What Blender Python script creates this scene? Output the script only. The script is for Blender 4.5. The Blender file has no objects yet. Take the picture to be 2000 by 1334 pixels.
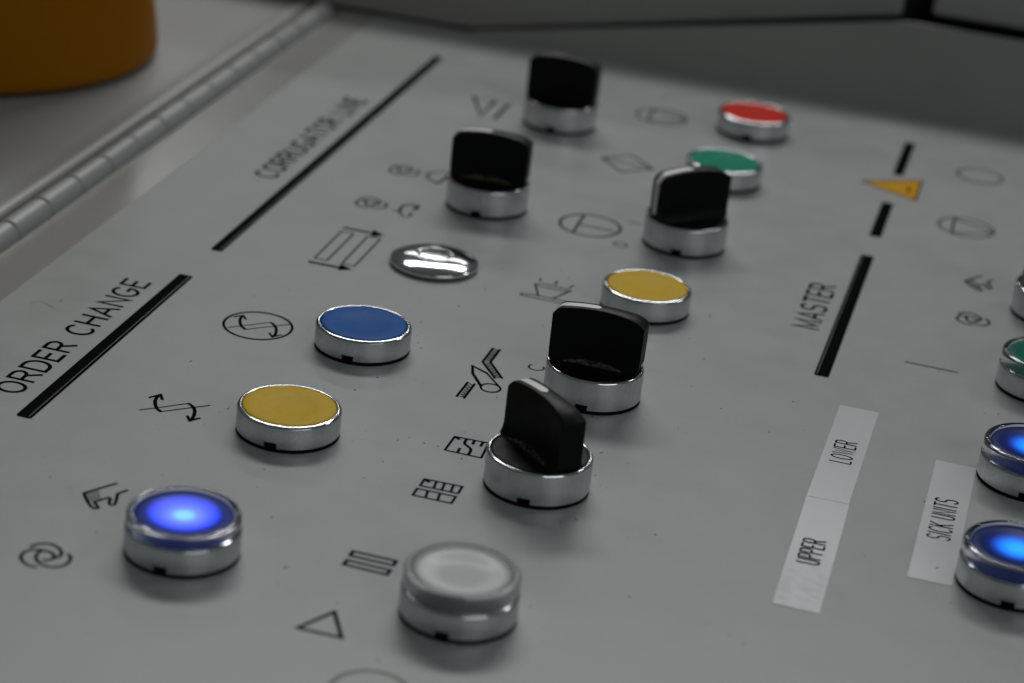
import bpy, bmesh, math, random
from mathutils import Matrix, Vector, noise
random.seed(7)
R = math.radians
S = 0.001                                   # the panel is modelled in millimetres; one Blender unit is a metre
scene = bpy.context.scene
C = scene.collection

# ------------------------------------------------------------------ camera
RIGHT = (0.95980832, 0.2607146, 0.10390324)
UP = (-0.19614765, 0.35834752, 0.91275032)
BACK = (0.20073387, -0.89644573, 0.39508349)
CAM = Vector((189.3415, -494.0106, 292.4957))
FPX, PW, PH = 4610.83, 2000.0, 1334.0
cd = bpy.data.cameras.new('camera')
cam = bpy.data.objects.new('camera', cd); C.objects.link(cam)
cam.matrix_world = Matrix(((RIGHT[0], UP[0], BACK[0], CAM.x * S), (RIGHT[1], UP[1], BACK[1], CAM.y * S),
                           (RIGHT[2], UP[2], BACK[2], CAM.z * S), (0, 0, 0, 1)))
cd.sensor_width = 36; cd.lens = FPX / PW * 36
cd.clip_start = 0.02; cd.clip_end = 50
cd.dof.use_dof = True
_f = Vector((60, 118, 4)) - CAM
cd.dof.focus_distance = -(_f.dot(Vector(BACK))) * S
cd.dof.aperture_fstop = 9.8
scene.camera = cam

# ------------------------------------------------------------------ world, lamps, exposure
w = bpy.data.worlds.new('World'); scene.world = w; w.use_nodes = True
bg = w.node_tree.nodes['Background']
bg.inputs[0].default_value = (0.90, 1.0, 1.0, 1); bg.inputs[1].default_value = 0.050

def area(name, loc, target, sx, sy, watts, col=(1, 1, 1), along=None):
    l = bpy.data.lights.new(name, 'AREA'); l.shape = 'RECTANGLE'; l.size = sx; l.size_y = sy
    l.energy = watts; l.color = col
    o = bpy.data.objects.new(name, l); C.objects.link(o)
    o.location = loc
    o.rotation_euler = (Vector(target) - Vector(loc)).to_track_quat('-Z', 'Y').to_euler()
    if along:                                   # a long tube hung along a given line
        z = (Vector(loc) - Vector(target)).normalized(); x = Vector(along).normalized(); y = z.cross(x).normalized(); z = x.cross(y)
        o.rotation_euler = Matrix((x, y, z)).transposed().to_euler()
    return o
area('tube_and_fill_light', (-0.42, 2.10, 1.92), (0.12, 0.14, 0), 1.70, 0.34, 26, (1.0, 1.0, 0.98))
area('tube_and_fill_light', (-1.05, 5.0, 2.36), (0.08, 0.15, 0), 2.5, 0.06, 5.5, (0.96, 0.98, 1.0), (2.0, 0, .55))
area('tube_and_fill_light', (1.9, 1.9, 2.2), (0.12, 0.14, 0), 0.2, 0.5, 5, (0.93, 0.95, 1.0))
area('tube_and_fill_light', (2.1, -1.7, 1.7), (0.16, 0.15, 0), 2.2, 1.4, 13, (0.94, 0.98, 1.0))  # broad soft fill added on the camera side, no tube fixture
scene.view_settings.view_transform = 'Standard'; scene.view_settings.look = 'None'
scene.view_settings.exposure = 0.12; scene.view_settings.gamma = 1

# ------------------------------------------------------------------ helpers
def ray(px, py):
    d = (Vector(RIGHT) * ((px - PW / 2) / FPX) + Vector(UP) * (-(py - PH / 2) / FPX) - Vector(BACK))
    return d
def P(px, py, z=0.0):
    """millimetre point on the panel plane (height z) seen at a photograph pixel"""
    d = ray(px, py); s = (z - CAM.z) / d.z
    q = CAM + d * s
    return (q.x, q.y)
def plane_hit(px, py, o, n):
    d = ray(px, py); s = (Vector(o) - CAM).dot(n) / d.dot(n)
    return CAM + d * s

class MB:
    def __init__(s): s.v = []; s.f = []
    def add(s, vs, fs):
        b = len(s.v); s.v += [tuple(v) for v in vs]; s.f += [tuple(i + b for i in f) for f in fs]
    def box(s, x0, y0, z0, x1, y1, z1):
        s.add([(x0, y0, z0), (x1, y0, z0), (x1, y1, z0), (x0, y1, z0), (x0, y0, z1), (x1, y0, z1), (x1, y1, z1), (x0, y1, z1)],
              [(3, 2, 1, 0), (4, 5, 6, 7), (0, 1, 5, 4), (1, 2, 6, 5), (2, 3, 7, 6), (3, 0, 4, 7)])
    def prism(s, pts, z0, z1):
        n = len(pts)
        s.add([(x, y, z0) for x, y in pts] + [(x, y, z1) for x, y in pts],
              [tuple(range(n - 1, -1, -1)), tuple(range(n, 2 * n))] + [(i, (i + 1) % n, n + (i + 1) % n, n + i) for i in range(n)])
    def lathe(s, prof, seg=96, skip=None):
        """prof: (r, z) list; skip(k, ang) -> True leaves that face out"""
        rings = []
        for r, z in prof:
            if r < 1e-6: s.v.append((0, 0, z)); rings.append([len(s.v) - 1])
            else:
                b = len(s.v)
                s.v += [(r * math.cos(2 * math.pi * i / seg), r * math.sin(2 * math.pi * i / seg), z) for i in range(seg)]
                rings.append(list(range(b, b + seg)))
        for k in range(len(prof) - 1):
            a, b = rings[k], rings[k + 1]
            for i in range(seg):
                j = (i + 1) % seg
                if skip and skip(k, (i + .5) * 2 * math.pi / seg): continue
                if len(a) == 1 and len(b) == 1: continue
                if len(a) == 1: s.f.append((a[0], b[i], b[j])[::-1])
                elif len(b) == 1: s.f.append((a[i], a[j], b[0]))
                else: s.f.append((a[i], a[j], b[j], b[i]))
    def ribbon(s, pts, wd, z, closed=False):
        pts = [Vector(p[:2]) for p in pts]; n = len(pts); L = []; Rr = []
        for i, p in enumerate(pts):
            if closed: a, b = pts[i - 1], pts[(i + 1) % n]
            else: a, b = (pts[i - 1] if i else None), (pts[i + 1] if i < n - 1 else None)
            d0 = (p - a).normalized() if a is not None else (b - p).normalized()
            d1 = (b - p).normalized() if b is not None else d0
            t = (d0 + d1)
            t = t.normalized() if t.length > 1e-3 else d1
            nn = Vector((-t.y, t.x)); c = max(0.45, abs(nn.dot(Vector((-d1.y, d1.x)))))
            q = p.copy()
            if not closed and i == 0: q -= d1 * wd * .3
            if not closed and i == n - 1: q += d0 * wd * .3
            L.append((*(q + nn * wd / 2 / c), z)); Rr.append((*(q - nn * wd / 2 / c), z))
        m = n if closed else n - 1
        s.add(L + Rr, [(n + i, n + (i + 1) % n, (i + 1) % n, i) for i in range(m)])
    def build(s, name, mat, parent=None, smooth=False, loc=None, rz=0, auto=None):
        me = bpy.data.meshes.new(name)
        me.from_pydata([(x * S, y * S, z * S) for x, y, z in s.v], [], s.f); me.update()
        o = bpy.data.objects.new(name, me); C.objects.link(o)
        me.materials.append(mat)
        bm = bmesh.new(); bm.from_mesh(me); bmesh.ops.recalc_face_normals(bm, faces=bm.faces) if auto is None else None
        bm.to_mesh(me); bm.free()
        if smooth: sharp(me, smooth)
        if loc: o.location = (loc[0] * S, loc[1] * S, loc[2] * S)
        o.rotation_euler.z = rz
        if parent is not None: o.parent = parent
        return o
def sharp(me, deg):
    bm = bmesh.new(); bm.from_mesh(me)
    for f in bm.faces: f.smooth = True
    for e in bm.edges:
        if len(e.link_faces) == 2 and e.calc_face_angle(0) > R(deg): e.smooth = False
    bm.to_mesh(me); bm.free()
def empty(name, loc, rz=0):
    o = bpy.data.objects.new(name, None); C.objects.link(o)
    o.empty_display_size = 0.01
    o.location = (loc[0] * S, loc[1] * S, loc[2] * S); o.rotation_euler.z = rz
    return o
def tag(o, label=None, cat=None, group=None, kind=None):
    for k, v in (('label', label), ('category', cat), ('group', group), ('kind', kind)):
        if v: o[k] = v
    return o
def copy_tree(o, parent=None):
    c = o.copy(); C.objects.link(c)
    if parent is not None: c.parent = parent
    for ch in [x for x in C.objects if x.parent == o]: copy_tree(ch, c)
    return c

# ------------------------------------------------------------------ materials
def mat(name, base, rough=.5, metal=0.0, coat=0.0, spec=None):
    m = bpy.data.materials.new(name); m.use_nodes = True
    b = m.node_tree.nodes['Principled BSDF']
    b.inputs['Base Color'].default_value = (*base, 1); b.inputs['Roughness'].default_value = rough
    b.inputs['Metallic'].default_value = metal; b.inputs['Coat Weight'].default_value = coat
    if spec is not None: b.inputs['Specular IOR Level'].default_value = spec
    return m
def N(m, t, **kw):
    n = m.node_tree.nodes.new(t)
    for k, v in kw.items(): setattr(n, k, v)
    return n
def lk(m, a, b): m.node_tree.links.new(a, b)
def noise_tex(m, scale, detail=4, rough=.6, coords='Object', stretch=None):
    tc = N(m, 'ShaderNodeTexCoord'); n = N(m, 'ShaderNodeTexNoise')
    n.inputs['Scale'].default_value = scale; n.inputs['Detail'].default_value = detail; n.inputs['Roughness'].default_value = rough
    if stretch:
        mp = N(m, 'ShaderNodeMapping'); mp.inputs['Scale'].default_value = stretch
        lk(m, tc.outputs[coords], mp.inputs[0]); lk(m, mp.outputs[0], n.inputs['Vector'])
    else: lk(m, tc.outputs[coords], n.inputs['Vector'])
    return n
def ramp(m, src, stops):
    r = N(m, 'ShaderNodeValToRGB'); e = r.color_ramp.elements
    while len(e) < len(stops): e.new(.5)
    for el, (p, c) in zip(e, stops):
        el.position = p; el.color = (*c, 1) if isinstance(c, tuple) else (c, c, c, 1)
    lk(m, src, r.inputs[0]); return r
def mix(m, fac, a, b, mode='MIX'):
    x = N(m, 'ShaderNodeMix', data_type='RGBA', blend_type=mode)
    for s_, v in ((x.inputs[0], fac), (x.inputs[6], a), (x.inputs[7], b)):
        if hasattr(v, 'is_output'): lk(m, v, s_)
        elif isinstance(v, tuple): s_.default_value = (*v, 1)
        else: s_.default_value = v
    return x.outputs[2]
def bsdf(m): return m.node_tree.nodes['Principled BSDF']
def bump(m, src, strength, dist):
    b = N(m, 'ShaderNodeBump'); b.inputs['Strength'].default_value = strength; b.inputs['Distance'].default_value = dist
    lk(m, src, b.inputs['Height']); lk(m, b.outputs[0], bsdf(m).inputs['Normal'])

# printed film of the control panel: cool matt grey, smudged, dusty
def m_film():
    m = mat('grey_panel_film', (.35, .362, .357), .38, spec=.25)
    big = noise_tex(m, 9, 5, .6); mid = noise_tex(m, 60, 6, .7)
    a = ramp(m, big.outputs[0], [(.3, (.34, .353, .349)), (.7, (.368, .381, .377))])
    b = ramp(m, mid.outputs[0], [(.35, .965), (.62, 1.02)])
    c = mix(m, 1.0, a.outputs[0], b.outputs[0], 'MULTIPLY')
    grain = noise_tex(m, 2600, 2, .7); g = ramp(m, grain.outputs[0], [(.3, .90), (.7, 1.10)])
    c = mix(m, .8, c, g.outputs[0], 'MULTIPLY')
    # dust specks and crumbs
    tc = N(m, 'ShaderNodeTexCoord'); vo = N(m, 'ShaderNodeTexVoronoi'); vo.inputs['Scale'].default_value = 140
    lk(m, tc.outputs['Object'], vo.inputs['Vector'])
    cell = ramp(m, vo.outputs['Color'], [(.86, 0.0), (.92, 1.0)])
    dot = ramp(m, vo.outputs['Distance'], [(.03, 1.0), (.085, 0.0)])
    mm = N(m, 'ShaderNodeMath', operation='MULTIPLY'); lk(m, cell.outputs[0], mm.inputs[0]); lk(m, dot.outputs[0], mm.inputs[1])
    m2 = N(m, 'ShaderNodeMath', operation='MULTIPLY'); lk(m, mm.outputs[0], m2.inputs[0]); m2.inputs[1].default_value = .75
    c = mix(m, m2.outputs[0], c, (.09, .085, .07))
    vo2 = N(m, 'ShaderNodeTexVoronoi'); vo2.inputs['Scale'].default_value = 420
    lk(m, tc.outputs['Object'], vo2.inputs['Vector'])
    cell2 = ramp(m, vo2.outputs['Color'], [(.84, 0.0), (.9, 1.0)]); dot2 = ramp(m, vo2.outputs['Distance'], [(.04, .45), (.13, 0.0)])
    m3 = N(m, 'ShaderNodeMath', operation='MULTIPLY'); lk(m, cell2.outputs[0], m3.inputs[0]); lk(m, dot2.outputs[0], m3.inputs[1])
    c = mix(m, m3.outputs[0], c, (.16, .155, .13))
    # brown grime patches
    gr = noise_tex(m, 22, 7, .75); gf = ramp(m, gr.outputs[0], [(.56, 0.0), (.74, .25)])
    c = mix(m, gf.outputs[0], c, (.25, .24, .20))
    lk(m, c, bsdf(m).inputs['Base Color'])
    rr = ramp(m, mid.outputs[0], [(.3, .30), (.7, .38)]); lk(m, rr.outputs[0], bsdf(m).inputs['Roughness'])
    bump(m, grain.outputs[0], .12, .0001)
    return m
def m_paint(name='cream_grey_paint', base=(.34, .335, .315), rough=.14):
    m = mat(name, base, rough)
    n = noise_tex(m, 700, 3, .5); big = noise_tex(m, 12, 5, .6)
    a = ramp(m, big.outputs[0], [(.3, tuple(x * .92 for x in base)), (.7, tuple(x * 1.06 for x in base))])
    lk(m, a.outputs[0], bsdf(m).inputs['Base Color'])
    bump(m, n.outputs[0], .35, .0002)
    return m
def m_metal(name, base, rough, streak=.12, stain=True, metal=1.0):
    m = mat(name, base, rough, 1.0)
    n = noise_tex(m, 160, 5, .65, stretch=(1, 1, .25)); f = noise_tex(m, 1800, 3, .6)
    a = ramp(m, n.outputs[0], [(.32, tuple(x * (1 - streak * 2) for x in base)), (.6, base)])
    c = a.outputs[0]
    if stain:
        s_ = noise_tex(m, 320, 6, .8); sf = ramp(m, s_.outputs[0], [(.62, 0.0), (.74, .55)])
        c = mix(m, sf.outputs[0], c, (.22, .22, .2))
    lk(m, c, bsdf(m).inputs['Base Color'])
    rr = ramp(m, f.outputs[0], [(.3, rough * .8), (.7, min(1, rough * 1.35))]); lk(m, rr.outputs[0], bsdf(m).inputs['Roughness'])
    bump(m, f.outputs[0], .05, .0001); bsdf(m).inputs['Metallic'].default_value = metal
    return m
def m_plastic(name, base, rough=.35, dirt=0.25, dirtcol=None, spec=.04):
    m = mat(name, base, rough, spec=spec)
    n = noise_tex(m, 260, 7, .75)
    dc = dirtcol or tuple(x * .55 for x in base)
    f = ramp(m, n.outputs[0], [(.5, 0.0), (.75, dirt)])
    c = mix(m, f.outputs[0], base, dc); lk(m, c, bsdf(m).inputs['Base Color'])
    rr = ramp(m, n.outputs[0], [(.3, rough * .85), (.7, rough * 1.3)]); lk(m, rr.outputs[0], bsdf(m).inputs['Roughness'])
    g = noise_tex(m, 2200, 2, .6); bump(m, g.outputs[0], .08, .0001)
    return m
def m_glow(name, stops, strength, base):
    m = mat(name, base, .3, spec=.05)
    tc = N(m, 'ShaderNodeTexCoord'); sp = N(m, 'ShaderNodeSeparateXYZ'); lk(m, tc.outputs['Object'], sp.inputs[0])
    cb = N(m, 'ShaderNodeCombineXYZ'); lk(m, sp.outputs[0], cb.inputs[0]); lk(m, sp.outputs[1], cb.inputs[1])
    ln = N(m, 'ShaderNodeVectorMath', operation='LENGTH'); lk(m, cb.outputs[0], ln.inputs[0])
    dv = N(m, 'ShaderNodeMath', operation='DIVIDE'); lk(m, ln.outputs['Value'], dv.inputs[0]); dv.inputs[1].default_value = 12.6 * S
    r = ramp(m, dv.outputs[0], stops)
    lk(m, r.outputs[0], bsdf(m).inputs['Emission Color']); bsdf(m).inputs['Emission Strength'].default_value = strength
    return m
def m_bar():
    m = mat('black_tape', (.006, .007, .006), .5, spec=.0)
    n = noise_tex(m, 900, 6, .8); f = ramp(m, n.outputs[0], [(.60, 0.0), (.75, .5)])
    c = mix(m, f.outputs[0], (.007, .008, .007), (.035, .035, .03)); lk(m, c, bsdf(m).inputs['Base Color'])
    g = noise_tex(m, 420, 5, .7); bump(m, g.outputs[0], .25, .0003)
    return m
FILM = m_film(); PAINT = m_paint(); PAINT_B = m_paint('lid_paint', (.335, .337, .32), .42)
HINGE = m_paint('hinge_paint', (.35, .355, .35), .36)
SATIN = m_metal('satin_aluminium', (.74, .765, .785), .31, .06, stain=False, metal=1.0)
RIM = m_metal('polished_rim', (.80, .81, .83), .10, .06)
SATIN_W = m_metal('worn_aluminium', (.76, .785, .80), .33, .09, stain=True, metal=1.0)
CHROME = m_metal('chrome', (.80, .80, .82), .09, .03, stain=False)
_n = noise_tex(CHROME, 95, 2, .4); bump(CHROME, _n.outputs[0], .12, .0006)
RUBBER = mat('black_gasket', (.004, .004, .004), .8, spec=.1)
BLACK = m_plastic('black_plastic', (.003, .0032, .0034), .45, .15, (.012, .012, .010), .13)
INK = mat('black_print', (.006, .007, .006), .8, spec=.0); INK_N = mat('blue_black_print', (.008, .009, .024), .8, spec=.0)
INK_G = mat('faded_print', (.07, .07, .06), .5)
WHITE = mat('white_pointer_paint', (.85, .84, .80), .45); WHITE_W = mat('dirty_pointer_paint', (.055, .055, .055), .4)
def m_dust():
    m = mat('dried_dust', (.12, .115, .085), .95, spec=.05)
    n = noise_tex(m, 900, 6, .75); f = ramp(m, n.outputs[0], [(.40, (.006, .006, .006)), (.56, (.085, .082, .058)), (.68, (.26, .25, .18))])
    lk(m, f.outputs[0], bsdf(m).inputs['Base Color']); return m
DUST = m_dust()
YEL = m_plastic('yellow_cap', (.72, .47, .045), .40, .35, (.54, .35, .035)); BLU = m_plastic('blue_cap', (.025, .12, .40), .40, .3, (.02, .09, .30))
RED = m_plastic('red_cap', (.64, .026, .012), .40, .2); GRN = m_plastic('green_cap', (.006, .26, .16), .40, .2)
LABEL = mat('white_label_tape', (.62, .625, .64), .17, spec=.45); ORANGE_P = m_plastic('orange_print', (.66, .33, .006), .5, .6, (.34, .15, .004))
DARK = m_paint('dark_grey_paint', (.28, .285, .27), .5); BACKING = mat('dark_gap', (.006, .006, .005), .8)
ORANGE = m_plastic('orange_plastic', (.30, .112, .003), .42, .15)
# glowing diffusers (they are lamps): hot centre, falling off to deep blue
GLOW_A = m_glow('blue_lamp_violet', [(0.0, (.27, .72, 1.0)), (.16, (.22, .62, 1.0)), (.27, (.17, .28, 1.0)), (.48, (.085, .14, 1.0)), (.67, (.025, .06, .90)), (.77, (.004, .013, .13)), (1.0, (.003, .008, .05))], 1.0, (.002, .006, .045))
GLOW_B = m_glow('blue_lamp_azure', [(0.0, (.03, .42, 1.0)), (.20, (.015, .36, 1.0)), (.38, (.008, .18, .95)), (.50, (.008, .060, .46)), (.62, (.005, .014, .10)), (.8, (.003, .007, .04)), (1.0, (.002, .006, .035))], 1.0, (.0015, .005, .035))
GLOW_G = m_glow('green_lamp', [(0.0, (.08, .42, .22)), (.25, (.012, .20, .10)), (.6, (.004, .06, .045)), (1.0, (.002, .03, .025))], .55, (.004, .07, .05))
MILK = m_plastic('milky_lens', (.66, .66, .66), .22, .12, (.45, .45, .44))
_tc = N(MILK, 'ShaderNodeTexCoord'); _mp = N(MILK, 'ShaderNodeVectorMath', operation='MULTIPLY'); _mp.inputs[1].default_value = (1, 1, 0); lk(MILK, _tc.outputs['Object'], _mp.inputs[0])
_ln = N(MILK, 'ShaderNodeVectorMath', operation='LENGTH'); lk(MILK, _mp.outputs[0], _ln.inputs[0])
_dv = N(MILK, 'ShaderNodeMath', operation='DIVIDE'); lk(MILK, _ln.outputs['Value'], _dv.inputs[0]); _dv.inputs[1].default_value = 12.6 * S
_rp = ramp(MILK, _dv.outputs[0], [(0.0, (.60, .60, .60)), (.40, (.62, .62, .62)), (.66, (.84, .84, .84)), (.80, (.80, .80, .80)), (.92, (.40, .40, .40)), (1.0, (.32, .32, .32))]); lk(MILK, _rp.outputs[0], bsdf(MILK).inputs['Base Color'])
def m_glass(name, tint, rough):
    m = mat(name, tint, rough); b = bsdf(m)
    b.inputs['Transmission Weight'].default_value = 1.0; b.inputs['IOR'].default_value = 1.49
    return m
GLASS = m_glass('clear_acrylic', (.95, .96, .98), .04)
FROST = m_glass('cloudy_acrylic', (.88, .88, .90), .28)

# ------------------------------------------------------------------ the panel, its film and printing
XE = -110.5                                     # left edge of the film
YB, YF, XR = 496.0, -420.0, 900.0               # far edge, near edge, right edge
panel = empty('control_panel', (0, 0, 0))
tag(panel, 'large grey machine control panel with printed symbols holding all the buttons', 'control panel')
b = MB(); b.box(-127.0, YF, -3.0, XE + 3, YB, -0.35); b.build('painted_sheet', PAINT, panel)
b = MB(); b.box(XE, YF, -0.34, XR, YB, 0.0); b.build('panel_film', FILM, panel)

_zi = [0]
def strokes(name, polys, wd, m=INK, parent=panel, z0=.035, label=None, px=True):
    """flat print: each polyline a ribbon, at a slightly different height"""
    b = MB()
    for i, q in enumerate(polys):
        closed = False
        if isinstance(q, tuple) and q[0] == 'c': closed = True; q = q[1]
        w_ = wd * 1.1
        if isinstance(q, tuple) and q[0] == 'w': w_ = q[1] * 1.1; q = q[2]
        if px: q = [P(x, y) for x, y in q]
        b.ribbon(q, w_, z0 + .004 * (i % 12), closed)
    o = b.build(name, m, parent, auto=False)
    if label: o['label'] = label
    return o
def crop(x0, y0, sc, pts): return [(x0 + x / sc, y0 + y / sc) for x, y in pts]
def circ_mm(cx, cy, r, n=56, ry=None, a0=0, a1=360):
    ry = ry or r; full = a1 - a0 == 360
    return [(cx + r * math.cos(R(a0 + (a1 - a0) * i / (n if full else n - 1))), cy + ry * math.sin(R(a0 + (a1 - a0) * i / (n if full else n - 1)))) for i in range(n)]

# single-stroke lettering, unit height
def arc(cx, cy, rx, ry, a0, a1, n=12): return [(cx + rx * math.cos(R(a0 + (a1 - a0) * i / (n - 1))), cy + ry * math.sin(R(a0 + (a1 - a0) * i / (n - 1)))) for i in range(n)]
G = {
 'A': (.62, [[(0, 0), (.31, 1), (.62, 0)], [(.11, .33), (.51, .33)]]),
 'C': (.58, [arc(.31, .5, .31, .5, 50, 310, 20)]),
 'D': (.56, [('c', [(0, 0), (0, 1), (.22, 1)] + arc(.24, .5, .32, .5, 85, -85, 12) + [(.22, 0)])]),
 'E': (.46, [[(.46, 1), (0, 1), (0, 0), (.46, 0)], [(0, .52), (.38, .52)]]),
 'G': (.60, [arc(.31, .5, .31, .5, 50, 340, 22) + [(.60, .45), (.36, .45)]]),
 'H': (.54, [[(0, 0), (0, 1)], [(.54, 0), (.54, 1)], [(0, .52), (.54, .52)]]),
 'I': (.14, [[(.07, 0), (.07, 1)]]),
 'K': (.54, [[(0, 0), (0, 1)], [(.52, 1), (0, .38)], [(.17, .58), (.54, 0)]]),
 'L': (.44, [[(0, 1), (0, 0), (.44, 0)]]),
 'M': (.68, [[(0, 0), (0, 1), (.34, .12), (.68, 1), (.68, 0)]]),
 'N': (.54, [[(0, 0), (0, 1), (.54, 0), (.54, 1)]]),
 'O': (.62, [('c', arc(.31, .5, .31, .5, 0, 345, 24))]),
 'P': (.50, [[(0, 0), (0, 1), (.26, 1)] + arc(.27, .74, .23, .26, 85, -85, 8) + [(0, .48)]]),
 'R': (.52, [[(0, 0), (0, 1), (.26, 1)] + arc(.27, .74, .23, .26, 85, -85, 8) + [(0, .48)], [(.28, .48), (.52, 0)]]),
 'S': (.54, [arc(.27, .75, .26, .25, 30, 240, 12) + arc(.27, .26, .27, .26, 80, -150, 14)]),
 'T': (.52, [[(.26, 0), (.26, 1)], [(0, 1), (.52, 1)]]),
 'U': (.54, [[(0, 1), (0, .3)] + arc(.27, .28, .27, .28, 180, 360, 10) + [(.54, .3), (.54, 1)]]),
 'W': (.78, [[(0, 1), (.19, 0), (.39, .9), (.59, 0), (.78, 1)]]),
 ' ': (.30, [])}
def lettering(text, xb, y0, y1, cap, wd, parent=panel, z0=.035, m=INK, gap=.22, name='lettering'):
    """runs along +y with the letters' tops towards -x"""
    tot = sum(G[c][0] for c in text) + gap * (len(text) - 1)
    k = (y1 - y0 - wd) / tot if tot else 1; cur = 0; out = []
    for c in text:
        wdt, st = G[c]
        for q in st:
            cl = isinstance(q, tuple); q = q[1] if cl else q
            q = [(xb - y * (cap - wd) - wd / 2, y0 + wd / 2 + (cur + x) * k) for x, y in q]
            out.append(('c', q) if cl else q)
        cur += wdt + gap
    o = strokes(name, out, wd, m, parent, z0, px=False)
    o['label'] = 'lettering ' + text
    return o
lettering('ORDER CHANGE', -75.6, 63.6, 158.0, 9.0, 1.08)
lettering('CORRUGATOR LINE', -75.5, 269.5, 376.5, 9.2, 1.25, m=INK)
lettering('MASTER', 129.9, 228.2, 271.0, 9.3, 1.05)
lettering('C', 55.4, 151.6, 156.2, 5.3, .55)
lettering('I', 55.4, 295.0, 295.8, 5.2, .55)
lettering('O', 55.4, 269.0, 273.6, 5.2, .55)

def bar(x0, x1, y0, y1, label=None, h=.30):
    b = MB(); r = .5
    pts = [(x0 + r, y0), (x1 - r, y0), (x1, y0 + r), (x1, y1 - r), (x1 - r, y1), (x0 + r, y1), (x0, y1 - r), (x0, y0 + r)]
    b.prism(pts, .01, h)
    ins = .42
    c = (x0 + x1) / 2, (y0 + y1) / 2
    o = b.build('divider_bar', BARM, panel)
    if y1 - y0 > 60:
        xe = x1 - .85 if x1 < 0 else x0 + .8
        g = MB(); g.ribbon([(xe, y0 + .6), (xe, y1 - .6)], .28, h + .02); g.build('edge_glint', GLINT, o, auto=False)  # thin strip with the glint along the bar painted into its colour
    if label: o['label'] = label
BARM = m_bar()
GLINT = mat('painted_glint', (.02, .02, .018), .3)  # broken grey that stands in for light caught on the bar edge
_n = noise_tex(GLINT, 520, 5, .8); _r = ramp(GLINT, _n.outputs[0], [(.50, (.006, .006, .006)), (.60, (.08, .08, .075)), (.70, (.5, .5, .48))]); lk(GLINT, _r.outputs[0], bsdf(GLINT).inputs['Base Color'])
bar(-70.8, -66.3, 51.2, 169.0)
bar(-70.3, -66.4, 194.2, 451.0)
bar(133.6, 138.2, 191.5, 307.0)
bar(133.8, 138.0, 329.0, 368.5)
bar(133.6, 137.6, 405.0, 449.0)

# --- symbols
k1 = (260, 590, 5.336)
strokes('turning_arrows_symbol', [
    ('w', .5, crop(*k1, [(65, 1125), (235, 1104), (575, 1057)])), ('w', 1.0, crop(*k1, [(575, 1057), (612, 1080), (636, 1110), (643, 1145), (634, 1185), (616, 1215), (592, 1238)])),
    ('w', .85, crop(*k1, [(565, 1188), (590, 1238), (695, 1210)])),
    ('w', .5, crop(*k1, [(290, 1142), (800, 1077)])), ('w', 1.0, crop(*k1, [(290, 1142), (250, 1115), (232, 1075), (228, 1035), (245, 995), (285, 966)])),
    ('w', .85, crop(*k1, [(170, 995), (285, 966), (305, 1017)]))], .5, label='two hooked arrows printed beside the near yellow button')
strokes('circled_arrows_symbol', [
    ('w', .45, crop(*k1, [(985, 265), (1435, 213)])), ('w', .9, crop(*k1, [(1435, 213), (1466, 235), (1488, 268), (1494, 303), (1482, 338), (1452, 364)])),
    ('w', .7, crop(*k1, [(1420, 323), (1450, 364), (1540, 343)])),
    ('w', .45, crop(*k1, [(1170, 285), (1640, 233)])), ('w', .9, crop(*k1, [(1170, 285), (1137, 260), (1117, 228), (1112, 195), (1122, 165), (1145, 142)])),
    ('w', .7, crop(*k1, [(1055, 155), (1145, 140), (1175, 180)]))], .5, label='hooked arrows inside a circle beside the blue cap button')
cx, cy = P(503.9, 636.2)
strokes('circle_symbol', [('c', circ_mm(cx, cy, 10.6))], .75, px=False, z0=.09)
# hand
kh = (20, 930, 7.02)
HAND = [crop(*kh, [(1460, 100), (1010, 232), (1030, 290), (1065, 360), (1110, 420), (1160, 447), (1212, 435), (1150, 355), (1345, 295), (1376, 310), (1350, 372), (1378, 396), (1425, 393), (1445, 360), (1475, 240), (1605, 195)])] + \
       [('w', .4, crop(*kh, q)) for q in ([(1215, 205), (1035, 250)], [(1220, 238), (1048, 282)], [(1226, 268), (1060, 313)], [(1232, 298), (1078, 338)])]
strokes('hand_symbol', HAND, .85, label='pointing hand symbol beside the glowing blue button')
def unw(q):
    return (q[1], q[2]) if isinstance(q, tuple) and q[0] == 'w' else (None, q)
def moved(polys, px0, px1, s=1.0):
    a = P(*px0); b_ = P(*px1); out = []
    for q in polys:
        w_, q = unw(q); q = [P(x, y) for x, y in q]
        q = [(b_[0] + (x - a[0]) * s, b_[1] + (y - a[1]) * s) for x, y in q]
        out.append(('w', w_, q) if w_ else q)
    return out
strokes('hand_symbol', moved(HAND, (163.9, 963.5), (1884.5, 549.5), .98), .8, px=False, label='pointing hand symbol near the right edge')
AUTO = [crop(*kh, [(280, 972), (330, 945), (400, 928), (480, 922), (560, 932), (630, 960), (680, 1000), (705, 1045), (695, 1085), (660, 1112), (612, 1122)]),
        crop(*kh, [(350, 1247), (270, 1232), (205, 1200), (160, 1160), (142, 1110), (158, 1070), (205, 1035), (270, 1013), (350, 1006), (430, 1012), (510, 1030), (570, 1055), (603, 1088), (598, 1120), (560, 1145), (500, 1156), (445, 1152)]),
        crop(*kh, [(440, 1022), (395, 1042), (360, 1078), (350, 1122), (375, 1175), (430, 1213), (510, 1240), (600, 1250), (690, 1240), (765, 1212), (812, 1172), (830, 1130), (822, 1098), (795, 1072)])]
strokes('rotary_arrows_symbol', AUTO, .85, label='swirling arrows symbol at the lower left')
for q, lb in (((788, 332.5), 'swirl symbol, upper of the blurred pair'), ((724, 396.5), 'swirl symbol, lower of the blurred pair'), ((1898, 623.5), 'swirl symbol near the right edge')):
    strokes('rotary_arrows_symbol', moved(AUTO, (88.4, 1085.3), q, .9), .8, px=False, label=lb, m=INK)
ka = (680, 300, 9.09)
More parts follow.
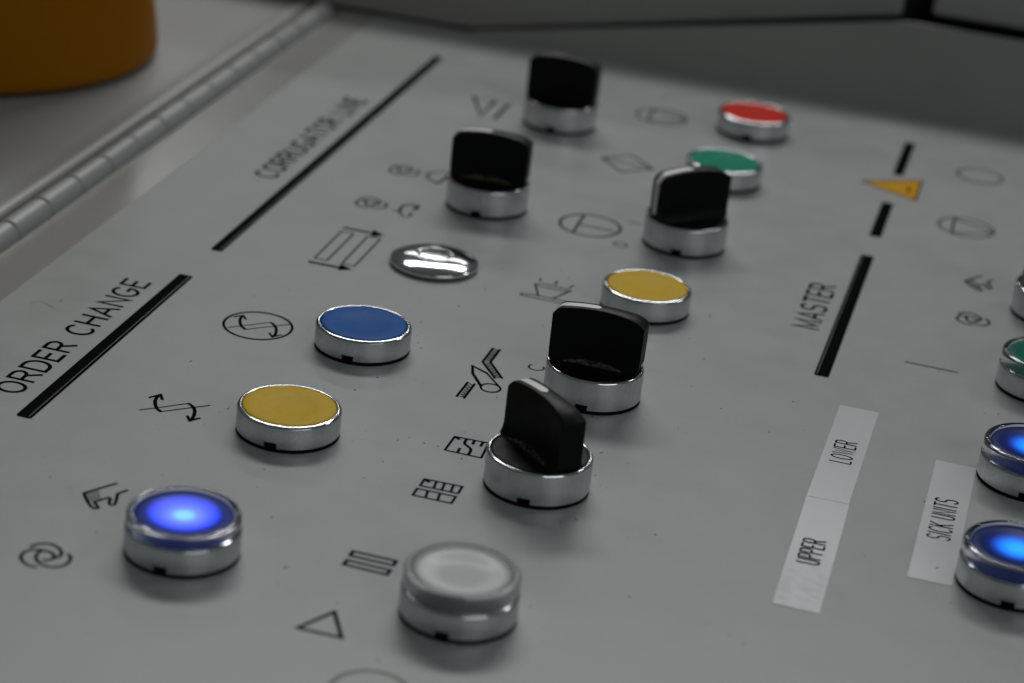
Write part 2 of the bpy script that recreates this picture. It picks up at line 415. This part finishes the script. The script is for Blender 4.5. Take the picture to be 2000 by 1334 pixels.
strokes('loop_symbol', [crop(*ka, [(1790, 325), (1650, 322), (1520, 328), (1430, 350), (1400, 395), (1430, 445), (1550, 515)]), ('w', 1.1, crop(*ka, [(1555, 530), (1640, 500), (1720, 445), (1790, 370)]))], .75)
strokes('loop_symbol', [crop(*ka, [(800, 1000), (910, 1035), (965, 1110), (1040, 1128), (1110, 1105), (1130, 1060), (1070, 1080)]),
                        ('w', .95, crop(*ka, [(915, 1030), (935, 960), (1010, 915), (1130, 905), (1245, 930), (1235, 980), (1160, 1000), (1195, 950)]))], .7)
kt = (560, 1060, 6.67)
strokes('triangle_symbol', [('c', crop(*kt, [(140, 1110), (620, 902), (715, 1238)]))], 1.0, INK_N, label='large outlined triangle at the bottom')
strokes('flat_bars_symbol', [('c', crop(*kt, [(865, 112), (1428, 240), (1388, 297), (825, 168)])), ('c', crop(*kt, [(790, 227), (1350, 360), (1305, 417), (742, 282)]))], .95, INK_N)
kb = (780, 840, 8.34)
strokes('torn_sheet_symbol', [('c', crop(*kb, [(905, 105), (1455, 213), (1335, 455), (742, 325)])), ('w', .9, crop(*kb, [(920, 122), (975, 150)])),
    ('w', .85, crop(*kb, [(1098, 150), (1068, 190), (1062, 225), (1120, 270), (1165, 310), (1160, 345), (1118, 410)])),
    ('w', .8, crop(*kb, [(1225, 175), (1195, 232)])), ('w', .8, crop(*kb, [(1362, 205), (1325, 264)])), ('w', .8, crop(*kb, [(985, 300), (942, 372)]))], .7, INK_N)
strokes('cut_sheets_symbol', [('c', crop(*kb, [(415, 797), (1028, 922), (955, 1035), (338, 905)])), ('c', crop(*kb, [(292, 952), (922, 1086), (845, 1195), (218, 1060)])),
    crop(*kb, [(608, 838), (558, 945)]), crop(*kb, [(740, 868), (695, 970)]), crop(*kb, [(885, 898), (840, 1002)]), crop(*kb, [(465, 992), (425, 1098)]), crop(*kb, [(665, 1032), (622, 1140)]),
    ('w', 1.0, crop(*kb, [(430, 820), (485, 845)]))], .72, INK_N)
kc = (880, 670, 10)
def zig(a0, a1, b0, b1, n):
    out = []
    for i in range(n + 1):
        t = i / n; u = [(a0[j] + (a1[j] - a0[j]) * t) for j in (0, 1)]; v = [(b0[j] + (b1[j] - b0[j]) * t) for j in (0, 1)]
        out.append(tuple(u) if i % 2 == 0 else tuple(v))
    return out
strokes('web_and_roll_symbol', [
    ('w', .75, crop(*kc, [(118, 1045), (335, 768)])), ('w', .75, crop(*kc, [(262, 1078), (472, 800)])), ('w', .33, crop(*kc, zig((180, 1048), (345, 780), (255, 1068), (440, 800), 12))),
    ('w', .75, crop(*kc, [(830, 103), (625, 368), (868, 690)])), ('w', .8, crop(*kc, [(962, 130), (780, 372), (1005, 690)])),
    ('w', .33, crop(*kc, zig((840, 110), (650, 355), (945, 140), (775, 360), 14))), ('w', .33, crop(*kc, zig((650, 380), (872, 685), (775, 385), (985, 690), 14))),
    ('w', .9, crop(*kc, [(705, 588), (430, 448), (433, 592), (592, 842)])), ('w', .6, crop(*kc, [(705, 588), (960, 865)]))], .7, label='corrugated web passing a roll, printed left of the tall selectors')
cx, cy = P(880 + 78.0, 670 + 88.0); lx = P(880 + 59, 670 + 86)[0]; rx_ = P(880 + 97.5, 670 + 90)[0]
strokes('circle_symbol', [('c', circ_mm(cx, cy, (rx_ - lx) / 2 + .1, 40))], .6, px=False, z0=.09)
kl = (1010, 520, 14.286)
strokes('lamp_symbol', [('w', .55, crop(*kl, [(2000, 1120), (1500, 1015), (560, 815), (115, 752), (110, 808), (1200, 1030), (2000, 1195)])),
    ('w', .6, crop(*kl, [(595, 835), (505, 505)])), ('w', .55, crop(*kl, [(505, 490), (800, 500), (1100, 565), (1495, 690)])), ('w', .5, crop(*kl, [(560, 545), (1420, 725)])), ('w', .6, crop(*kl, [(1500, 690), (985, 910)])),
    ('w', .6, crop(*kl, [(632, 345), (662, 420)])), ('w', .6, crop(*kl, [(1120, 425), (1060, 505)])), ('w', .6, crop(*kl, [(1595, 540), (1450, 605)]))], .55, label='indicator lamp with rays printed beside the far yellow button')
kr = (580, 400, 5.0)
strokes('belts_symbol', [('c', crop(*kr, [(435, 258), (555, 282), (292, 545), (172, 520)])), ('c', crop(*kr, [(692, 308), (816, 335), (560, 600), (440, 572)])),
    ('w', 1.5, crop(*kr, [(462, 225), (760, 283)])), ('w', 1.5, crop(*kr, [(125, 557), (430, 617)]))], .6)
for tri in ([(745, 245), (852, 302), (720, 312)], [(425, 580), (540, 634), (400, 640)]):
    b = MB(); b.add([(*P(*q), .1) for q in crop(*kr, tri)], [(0, 1, 2)])
    b.build('arrow_head', INK, panel, auto=False)
# circled T and its neighbours
kT = (1080, 400, 10.53)
cx, cy = P(1152.6, 440.6)
strokes('circle_symbol', [('c', circ_mm(cx, cy, 10.9))], .9, px=False, m=INK)
strokes('tee_symbol', [crop(*kT, [(640, 215), (415, 562)]), crop(*kT, [(555, 402), (1280, 553)])], .85)
kq = (1160, 190, 8.34)
cx, cy = P(1292.5, 227.8)
strokes('circle_symbol', [('c', circ_mm(cx, cy, 10.3))], .8, px=False)
strokes('wedge_symbol', [crop(*kq, [(880, 372), (965, 200), (1450, 350), (1430, 385), (900, 382)])], .8)
strokes('diamond_symbol', [('c', crop(*kq, [(130, 988), (615, 942), (960, 1165), (440, 1215)])), crop(*kq, [(130, 988), (960, 1165)])], .85)
kv = (890, 90, 8.34)
strokes('slope_symbol', [('w', 1.4, crop(*kv, [(300, 825), (405, 1135), (645, 895)])), ('w', .5, crop(*kv, [(645, 885), (300, 820)])), ('w', 1.4, crop(*kv, [(870, 945), (630, 1185)]))], 1.2)
kR = (1820, 300, 7.41)
cx, cy = P(1913.8, 344.2); strokes('circle_symbol', [('c', circ_mm(cx, cy, 8.9))], .8, px=False, m=INK)
cx, cy = P(1887.2, 444.8); strokes('circle_symbol', [('c', circ_mm(cx, cy, 10.3))], .8, px=False, m=INK)
strokes('wedge_symbol', [crop(*kR, [(285, 1130), (328, 945), (840, 1120), (830, 1150), (300, 1145)])], .8)
strokes('line_symbol', [[(1768.3, 706.7), (1869.8, 727.7)]], .7)
cx, cy = P(722, 1352); strokes('circle_symbol', [('c', circ_mm(cx, cy, 9.3))], 1.3, px=False, m=INK_G, label='faint ring cut by the bottom of the picture')
# orange pointer with a thin dark outline
T = [P(1683, 354), P(1801, 353), P(1788, 392)]
tc_ = (sum(q[0] for q in T) / 3, sum(q[1] for q in T) / 3)
b = MB(); b.add([(x, y, .05) for x, y in T], [(0, 1, 2)]); o = b.build('orange_triangle', ORANGE_P, panel, auto=False)
strokes('triangle_outline', [('c', T)], .75, px=False, z0=.08)
strokes('triangle_mark', [[P(1776, 367), P(1774, 375)]], 1.0, INK, px=False, z0=.1)

# ------------------------------------------------------------------ adhesive labels
def tape(name, x0, x1, y0, y1, skew, label, wr=.02, rough_end=None):
    e = empty(name, ((x0 + x1) / 2, (y0 + y1) / 2, 0)); cx, cy = (x0 + x1) / 2, (y0 + y1) / 2
    tag(e, label, 'label strip', 'white adhesive label strips')
    nx, ny = 22, max(10, int((y1 - y0) * 1.2)); b = MB(); vs = []; fs = []
    for j in range(ny + 1):
        for i in range(nx + 1):
            u, v = i / nx, j / ny
            x = x0 + (x1 - x0) * u; y = y0 + (y1 - y0) * v
            am = wr
            if rough_end is not None: am = wr + .10 * max(0, 1 - abs(y - rough_end) / 20) 
            h = .13 + am * noise.noise(Vector((x * .22, y * .75, 3))) + am * .45 * noise.noise(Vector((x * .6, y * 1.6, 8)))
            edge = min(u, 1 - u, v * 4, (1 - v) * 4) * nx
            if edge < 1: h = min(h, .13)
            vs.append((x - cx + skew * (y - y0) / (y1 - y0), y - cy, max(.07, h)))
    for j in range(ny):
        for i in range(nx):
            a = j * (nx + 1) + i; fs.append((a, a + 1, a + nx + 2, a + nx + 1))
    b.add(vs, fs)
    rim = [i for i in range(nx + 1)] + [(j + 1) * (nx + 1) - 1 for j in range(1, ny + 1)] + [ny * (nx + 1) + i for i in range(nx - 1, -1, -1)] + [j * (nx + 1) for j in range(ny - 1, 0, -1)]
    base = len(b.v); n = len(rim)
    b.v += [(b.v[i][0], b.v[i][1], .006) for i in rim]
    b.f += [(rim[k], rim[(k + 1) % n], base + (k + 1) % n, base + k) for k in range(n)]
    o = b.build('tape', LABEL, e, smooth=50)
    return e
def lab_text(e, text, xb, y0, y1, cap, wd, z0):
    o = lettering(text, xb, y0, y1, cap, wd * .8, panel, z0, gap=.25, m=INK)
    o.parent = e; o.matrix_parent_inverse = Matrix.Translation(-e.location)
t1 = tape('label_strip', 144.2, 156.2, 105.65, 172.2, .3, 'white adhesive strip lettered LOWER, upper half of the long strip', .006)
lab_text(t1, 'LOWER', 153.4, 131.2, 146.9, 6.6, .62, .17)
t2 = tape('label_strip', 145.2, 157.4, 40.0, 105.5, -1.0, 'crinkled shiny white adhesive strip lettered UPPER', .008, 56)
lab_text(t2, 'UPPER', 153.7, 65.2, 80.0, 6.4, .58, .26)
t3 = tape('label_strip', 176.5, 188.4, 70.3, 146.8, 0, 'white adhesive strip lettered SICK UNITS beside the blue buttons', .007)
lab_text(t3, 'SICK UNITS', 185.6, 95.8, 122.0, 6.8, .62, .17)

# ------------------------------------------------------------------ operating elements
NW = R(7.2)
def notch_skip(ring):
    def f(k, a):
        d = abs((a - R(270) + math.pi) % (2 * math.pi) - math.pi)
        return k <= ring and d < NW
    return f
def bezel(parent, h, m_side, m_rim, sel=False):
    """collar from z = .9 to h, open slot at the bottom of the near side"""
    b = MB()
    b.lathe([(13.9, 2.75), (14.0, 1.15), (14.62, 1.1), (14.75, 1.22), (14.75, 2.75), (14.75, h - .75), (14.68, h - .55)], 100, notch_skip(3))
    # faces of the slot
    a0, a1 = R(270) - NW, R(270) + NW
    for a, s_ in ((a0, 1), (a1, -1)):
        c_, q = math.cos(a), math.sin(a)
        b.add([(13.9 * c_, 13.9 * q, .95), (14.72 * c_, 14.72 * q, .95), (14.72 * c_, 14.72 * q, 2.75), (13.9 * c_, 13.9 * q, 2.75)], [(0, 1, 2, 3)])
    b.add([(13.9 * math.cos(a0), 13.9 * math.sin(a0), 2.75), (13.9 * math.cos(a1), 13.9 * math.sin(a1), 2.75), (14.74 * math.cos(a1), 14.74 * math.sin(a1), 2.75), (14.74 * math.cos(a0), 14.74 * math.sin(a0), 2.75)], [(0, 1, 2, 3)])
    o = b.build('collar', m_side, parent, smooth=35)
    r = MB()
    if sel: r.lathe([(14.68, h - .55), (14.5, h - .22), (14.15, h), (13.75, h - .05), (13.5, h - .35), (13.4, h - 1.2)], 100)
    else: r.lathe([(14.68, h - .55), (14.5, h - .28), (14.1, h - .06), (13.75, h), (13.5, h - .04), (13.36, h - .25), (13.3, h - 1.6)], 100)
    r.build('rim', m_rim, o, smooth=60)
    return o
def gasket(parent):
    b = MB(); b.lathe([(0, 1.12), (14.3, 1.1), (14.62, 1.0), (14.7, .5), (14.7, 0.02)], 96)
    b.build('gasket', RUBBER, parent, smooth=40)
    b = MB(); b.lathe([(13.6, 1.0), (13.6, 3.0)], 48); b.build('inner_sleeve', RUBBER, parent)
HF, HS = 7.9, 10.5
def push_button(x, y, m, label):
    e = empty('push_button', (x, y, 0)); tag(e, label, 'push button', 'push buttons on the panel')
    gasket(e); bezel(e, HF, SATIN, RIM)
    b = MB(); b.lathe([(13.1, 5), (13.2, 7.5), (13.1, 7.82), (12.7, 8.0), (11.0, 8.06), (8.4, 8.0), (7.2, 7.85), (5.8, 7.62), (3, 7.5), (0, 7.46)], 80)
    b.build('cap', m, e, smooth=60)
    return e
def lit_button(x, y, m, glass, label, group='illuminated push buttons', top=11.3, side=SATIN, dish=1.0):
    e = empty('illuminated_button', (x, y, 0)); tag(e, label, 'push button', group)
    gasket(e); bezel(e, HF, side, RIM)
    b = MB(); b.lathe([(12.55, 5.0), (12.6, top - 1.0), (12.45, top - .7), (12.1, top - .55), (9.6, top - .62), (8.2, top - .62 - .33 * dish), (5, top - .62 - .53 * dish), (0, top - .62 - .58 * dish)], 80)
    b.build('diffuser', m, e, smooth=60)
    b = MB(); b.lathe([(12.75, 7.2), (14.2, 7.9), (14.45, 8.2), (14.45, top - 1.0), (14.3, top - .45), (13.9, top - .1), (13.4, top), (12.95, top - .1), (12.75, top - .4), (12.75, 7.2)], 80)
    b.build('lens_ring', glass, e, smooth=60)
    return e
def selector(x, y, ang, label, pointer=WHITE, side=SATIN_W, dust=True):
    e = empty('selector_switch', (x, y, 0)); tag(e, label, 'selector switch', 'rotary selector switches')
    gasket(e); bezel(e, HS, side, RIM, True)
    b = MB(); b.lathe([(13.3, 8), (13.35, 10.0), (13.1, 10.45), (12.5, 10.6), (0, 10.75)], 72)
    kn = None
    # grip: blade standing on the disc, arched top, flared foot
    L, n = 14.4, 28
    def half(u): return 2.7 + (1.25 if u > 0 else .7) * (abs(u) / L) ** 2
    def top(u): return 28.2 - 1.7 * (abs(u) / L) ** 2 - 1.0 * max(0, (abs(u) - (9.5 if u > 0 else 11.3)) / (3.85 if u > 0 else 2.05)) ** 2
    us = [-L + 2 * L * i / n for i in range(n + 1)]
    def outline(off, clip):
        pts = [(u, -half(u) - off) for u in us] + [(u, half(u) + off) for u in reversed(us)]
        out = []
        for u, v in pts:
            r_ = math.hypot(u, v)
            if r_ > clip: u, v = u * clip / r_, v * clip / r_
            out.append((u, v))
        return out
    lv = [(10.3, 3.1, 13.2), (10.62, 2.5, 13.3), (11.2, 1.4, 14.3), (12.2, .5, 14.4), (13.6, .1, 14.4), (15.0, 0, 14.4)]
    rings = []
    for z, off, cl in lv: rings.append([(u, v, z) for u, v in outline(off, cl)])
    for t, off in ((.35, 0), (.7, -.03), (.95, -.06), (.988, -.16), (1.0, -.38)):
        rings.append([(u, v, 15 + (top(u) - 15) * t) for u, v in outline(off, 14.45)])
    vs = [q for r_ in rings for q in r_]; m_ = len(rings[0]); fs = []
    for k in range(len(rings) - 1):
        for i in range(m_):
            j = (i + 1) % m_; fs.append((k * m_ + i, k * m_ + j, (k + 1) * m_ + j, (k + 1) * m_ + i))
    o_ = (len(rings) - 1) * m_
    for i in range(n): fs.append((o_ + i, o_ + i + 1, o_ + m_ - 2 - i, o_ + m_ - 1 - i))
    b.add(vs, fs)
    g = b.build('grip', BLACK, e, smooth=38, rz=ang)
    # white line on the pointer half, running over the top and down the end
    p = MB(); q = []; hw = 1.3
    for i in range(15):
        u = -.2 - (14.2 - .2) * i / 14
        ww = hw * min(1, math.sqrt(max(0, 1 - (1 - min(1, i / 2)) ** 2)) + .05) if i < 2 else hw
        q.append((u, ww, top(u) + .09))
    q.append((-14.5, hw, top(14.2) - .7)); q.append((-14.5, hw * .9, 12.5))
    vs = [(u, -w_, z) for u, w_, z in q] + [(u, w_, z) for u, w_, z in q]; nn = len(q)
    p.add(vs, [(i, i + 1, nn + i + 1, nn + i) for i in range(nn - 1)])
    p.build('pointer_line', pointer, g)
    if dust:
        d = MB(); vs = []
        K = 26
        for i in range(K + 1):
            u = -9.5 + 19 * i / K; tt = 1 - (2 * i / K - 1) ** 2
            n1 = noise.noise(Vector((u * .7, x, 0))) * .35; n2 = noise.noise(Vector((u * 1.3, y, 5))) * .5
            a = .0 * tt + n1 * .3; c_ = a + .1 + tt * (.85 + n2)
            # follows the flare of the foot on the near side
            def foot(tz):
                zs = [l[0] for l in lv]; of = [l[1] for l in lv]
                z = 11.0 + tz * 1.3
                for k in range(len(zs) - 1):
                    if zs[k] <= z <= zs[k + 1]:
                        f = (z - zs[k]) / (zs[k + 1] - zs[k]); return -half(u) - (of[k] + (of[k + 1] - of[k]) * f) - .06, z + .04
            for tz in (max(0, a), max(.02, min(1.4, c_))):
                v, z = foot(tz); vs.append((u, v, z))
        d.add(vs, [(2 * i, 2 * i + 2, 2 * i + 3, 2 * i + 1) for i in range(K)])
        fl = d.build('dust_streak', DUST, g, auto=False)
    return e

lit_button(0, 0, GLOW_A, GLASS, 'blue illuminated button glowing violet at the lower left of the panel')
push_button(0, 77.2, YEL, 'yellow push button beside the hooked arrows, nearest yellow one')
push_button(0, 143.1, BLU, 'blue flat push button beside the circled arrows symbol')
selector(0, 284.0, R(4), 'black selector switch behind the chrome plug, above the swirl symbols')
selector(0, 391.8, R(-1), 'black selector switch farthest back, near the long black bar', WHITE_W, dust=False)
lit_button(72.9, 0, MILK, FROST, 'white unlit button with cloudy clear lens at the bottom centre', top=12.6, dish=1.8)
selector(72.9, 76.8, R(-42), 'black selector switch turned diagonally, nearest one, behind the white button', dust=True)
selector(72.9, 142.9, R(0), 'black selector switch with a thick dust streak beside the letter C')
push_button(72.9, 218.5, YEL, 'yellow push button behind the selector switches, beside the lamp symbol')
selector(72.9, 284.3, R(44), 'black selector switch with pointer line down its end, in front of the green button', dust=False)
push_button(72.9, 359.9, GRN, 'green push button half hidden behind a selector switch')
push_button(72.9, 427.4, RED, 'red push button at the back near the dark upstand')
lit_button(203.2, 78.3, GLOW_B, GLASS, 'blue glowing button nearest the camera at the right edge', top=12.2)
lit_button(203.2, 145.5, GLOW_B, GLASS, 'blue glowing button behind another one at the right edge, above the SICK UNITS strip', top=12.2)
lit_button(203.2, 216.6, GLOW_G, GLASS, 'green illuminated button cut by the right edge', top=12.2)
selector(203.2, 283.8, R(-44), 'black selector switch cut off by the right edge', dust=False)

# chrome blanking plug
e = empty('blanking_plug', (0, 219.1, 0)); tag(e, 'shiny chrome domed plug between the blue button and a selector', 'blanking plug')
b = MB(); b.lathe([(14.75, .75), (14.9, .9), (14.9, 1.7), (14.7, 2.0), (14.2, 2.25), (13.4, 2.6), (12.5, 2.93), (11.5, 3.25), (10.5, 3.52), (9.3, 3.78), (8.2, 3.96), (7.0, 4.1), (6.0, 4.18), (5.7, 4.16), (5.5, 4.1), (5.2, 4.12), (4.0, 4.17), (2.0, 4.22), (0, 4.24)], 120)
b.build('chrome_dome', CHROME, e, smooth=70)
b = MB(); b.lathe([(0, .74), (14.3, .74), (14.3, .02)], 72); b.build('gasket', RUBBER, e)

# crumbs and dust lying on the panel
b = MB(); rr = random.Random(11); near = [(0, 0), (0, 77), (0, 143), (73, 77), (73, 143), (73, 218), (0, 219), (73, 0), (203, 78)]
for k in range(620):
    if k % 3:
        cx, cy = near[rr.randrange(len(near))]; a_ = rr.uniform(0, 6.283); d_ = 15.2 + rr.expovariate(1 / 9.0)
        cx += d_ * math.cos(a_); cy += d_ * math.sin(a_)
    else: cx, cy = rr.uniform(-105, 215), rr.uniform(-60, 470)
    if any(math.hypot(cx - x_, cy - y_) < 15 for x_ in (0, 72.9, 203.2) for y_ in (0, 77.2, 143.1, 218.8, 284.1, 359.9, 391.8, 427.4)): continue
    r_ = .08 + rr.random() ** 3 * .30; a_ = rr.uniform(0, 3); st = rr.choice((1, 1, 1.6, 3.2)); n_ = 6; ring = []
    for q in range(n_):
        t_ = q * 6.2832 / n_; rad = r_ * rr.uniform(.6, 1.2)
        x_, y_ = rad * math.cos(t_) * st, rad * math.sin(t_) / math.sqrt(st)
        ring.append((cx + x_ * math.cos(a_) - y_ * math.sin(a_), cy + x_ * math.sin(a_) + y_ * math.cos(a_), .012))
    b.add(ring + [(cx, cy, .012 + r_ * .7)], [(q, (q + 1) % n_, n_) for q in range(n_)])
o = b.build('dust_crumbs', m_plastic('dark_crumbs', (.17, .165, .145), .9, .7, (.07, .068, .06)), auto=False); tag(o, kind='stuff')
# hair lying on the panel
b = MB(); hp = [P(x, y) for x, y in ((60, 593), (68, 590), (78, 589.5), (88, 592), (96, 596.5), (103, 601))]
b.ribbon(hp, .16, .25); o = b.build('hair', INK_G, auto=False); tag(o, 'thin curled hair lying left of the ORDER CHANGE lettering', 'hair')

# ------------------------------------------------------------------ piano hinge and the lid beyond it
hg = empty('piano_hinge', (-133, 300, 0)); tag(hg, 'grey painted piano hinge running along the left side of the panel', 'hinge')
HX = -133.2; RK = 4.7
y = 172.2 - 24.9 * 18; first = None
while y < 478:
    y1 = min(y + 24.9, 486)
    if first is None or y1 - y < 24:
        b = MB(); seg = 28; prof = [(3.2, .2), (RK - .7, .25), (RK, .95), (RK, 23.9 if y1 - y > 24 else y1 - y - .9), (RK - .7, 24.6 if y1 - y > 24 else y1 - y - .15), (3.2, 24.7 if y1 - y > 24 else y1 - y)]
        vs = []; fs = []
        for r, yy in prof:
            vs += [(r * math.cos(2 * math.pi * i / seg), yy, r * math.sin(2 * math.pi * i / seg)) for i in range(seg)]
        for k in range(len(prof) - 1):
            for i in range(seg):
                j = (i + 1) % seg; fs.append((k * seg + i, k * seg + j, (k + 1) * seg + j, (k + 1) * seg + i))
        b.add(vs, fs); o = b.build('knuckle', HINGE, hg, smooth=40)
        if y1 - y > 24: first = o
    else:
        o = first.copy(); C.objects.link(o)
    o.location = ((HX + 133) * S + random.uniform(-.05, .05) * S, (y - 300) * S, random.uniform(-.08, .08) * S + .3 * S)
    y += 24.9
b = MB(); b.lathe([(0, 0), (2.9, 0), (2.9, 900), (0, 900)], 16)
pin = b.build('pin', RUBBER, hg, smooth=40); pin.rotation_euler = (R(-90), 0, 0); pin.location = ((HX + 133) * S, -.72, .3 * S)
b = MB(); b.box(4.0, -720, -2.6, 6.0, 186, -.6); b.build('leaf', HINGE, hg)

lid = empty('cabinet_lid', (-300, 100, 0)); tag(lid, 'greyish cream painted cabinet top beyond the hinge at the upper left', 'cabinet lid')
b = MB()
prof = [(-139.9, -4), (-139.9, 1.0), (-140.2, 2.2), (-141.2, 3.0), (-142.6, 3.3), (-144.0, 3.2), (-146.5, 2.4), (-152, 2.1), (-1100, 2.1)]
vs = []
for yy in (YF, 486): vs += [(x + 300, yy - 100, z) for x, z in prof]
n = len(prof); b.add(vs, [(i, i + 1, n + i + 1, n + i) for i in range(n - 1)])
b.build('lid_sheet', PAINT_B, lid, smooth=50)
b = MB(); b.box(-1100, YF, -60, 900, YB + 40, -4.5)
o = b.build('cabinet_body', DARK); tag(o, kind='structure')

# orange container standing on the lid
oc = empty('orange_container', (-241.2, 352.8, 2.2)); tag(oc, 'dark orange round plastic container standing on the cabinet lid, top cut off', 'container')
b = MB(); b.lathe([(0, 1.9), (75, 1.9), (77.0, 2.3), (77.6, 3.4), (77.5, 7), (75.0, 26), (71, 60), (67, 110), (66, 112), (65, 110), (69, 60), (72, 8), (0, 5)], 128)
b.build('wall', ORANGE, oc, smooth=40)
b = MB(); b.lathe([(0, .02), (73, .02), (73, 1.88)], 96); b.build('foot', RUBBER, oc)  # black recessed base, shaped to give the dark shadow under the container

# ------------------------------------------------------------------ console upstand and the housings on it
tilt = R(14); nU = Vector((0, -math.cos(tilt), math.sin(tilt)))
def U(px, py, back=0.0): return plane_hit(px, py, (0, YB + back, 0), nU)
def slab(name, pts, back, thick, m, parent=None, bev=1.2):
    """polygon standing in the leaning plane, with thickness to the rear"""
    b = MB(); q = [p for p in pts]; n = len(q); d = -nU * thick
    b.add([tuple(p) for p in q] + [tuple(p + d) for p in q], [tuple(range(n)), tuple(range(2 * n - 1, n - 1, -1))] + [((i + 1) % n, i, n + i, n + (i + 1) % n) for i in range(n)])
    o = b.build(name, m, parent)
    mod = o.modifiers.new('edge', 'BEVEL'); mod.width = bev * S; mod.segments = 3; mod.limit_method = 'ANGLE'
    for p in o.data.polygons: p.use_smooth = False
    return o
def on(x, z, back=0.0):                        # point of the leaning plane at height z
    return Vector((x, YB + back + z * math.tan(tilt) , z))
xc = U(1790, 44).x; zc = U(1790, 44).z; xl = U(925, 64).x
zr = U(2000, 82).z; xr = U(2000, 82).x; k = (zr - zc) / (xr - xc)
up = slab('console_upstand', [on(xl - 12, -1.5), on(900, -1.5), on(900, zc), on(xc + 2, zc), on(xc - 6, zc - .3), on(xl, 1.0)], 0, 9, DARK, None, 1.6)
tag(up, 'dark grey sloping upstand along the back edge of the panel', 'upstand')
a = U(1758, 30, 12); b0 = U(925, 56, 12)
hl = slab('display_housing', [Vector((-420, b0.y, -2)), Vector((b0.x - 12, on(0, -2, 12).y, -2)), b0, a, on(a.x - .5, 62, 12), on(-420, 62, 12)], 12, 30, DARK, None, 1.5)
tag(hl, 'dark grey housing standing left of the gap behind the panel', 'housing', 'dark housings behind the panel')
c0 = U(1820, 28, 12); c1 = U(2000, 61, 12)
hr = slab('display_housing', [c0, Vector((900, on(0, c0.z, 12).y, c0.z)), on(900, 64, 12), on(c0.x + .5, 64, 12)], 12, 30, DARK, None, 1.5)
tag(hr, 'dark grey housing right of the gap behind the panel', 'housing', 'dark housings behind the panel')
b = MB(); b.box(-500, YB + 38, -4, 900, YB + 42, 44); o = b.build('back_plate', BACKING); tag(o, kind='structure')
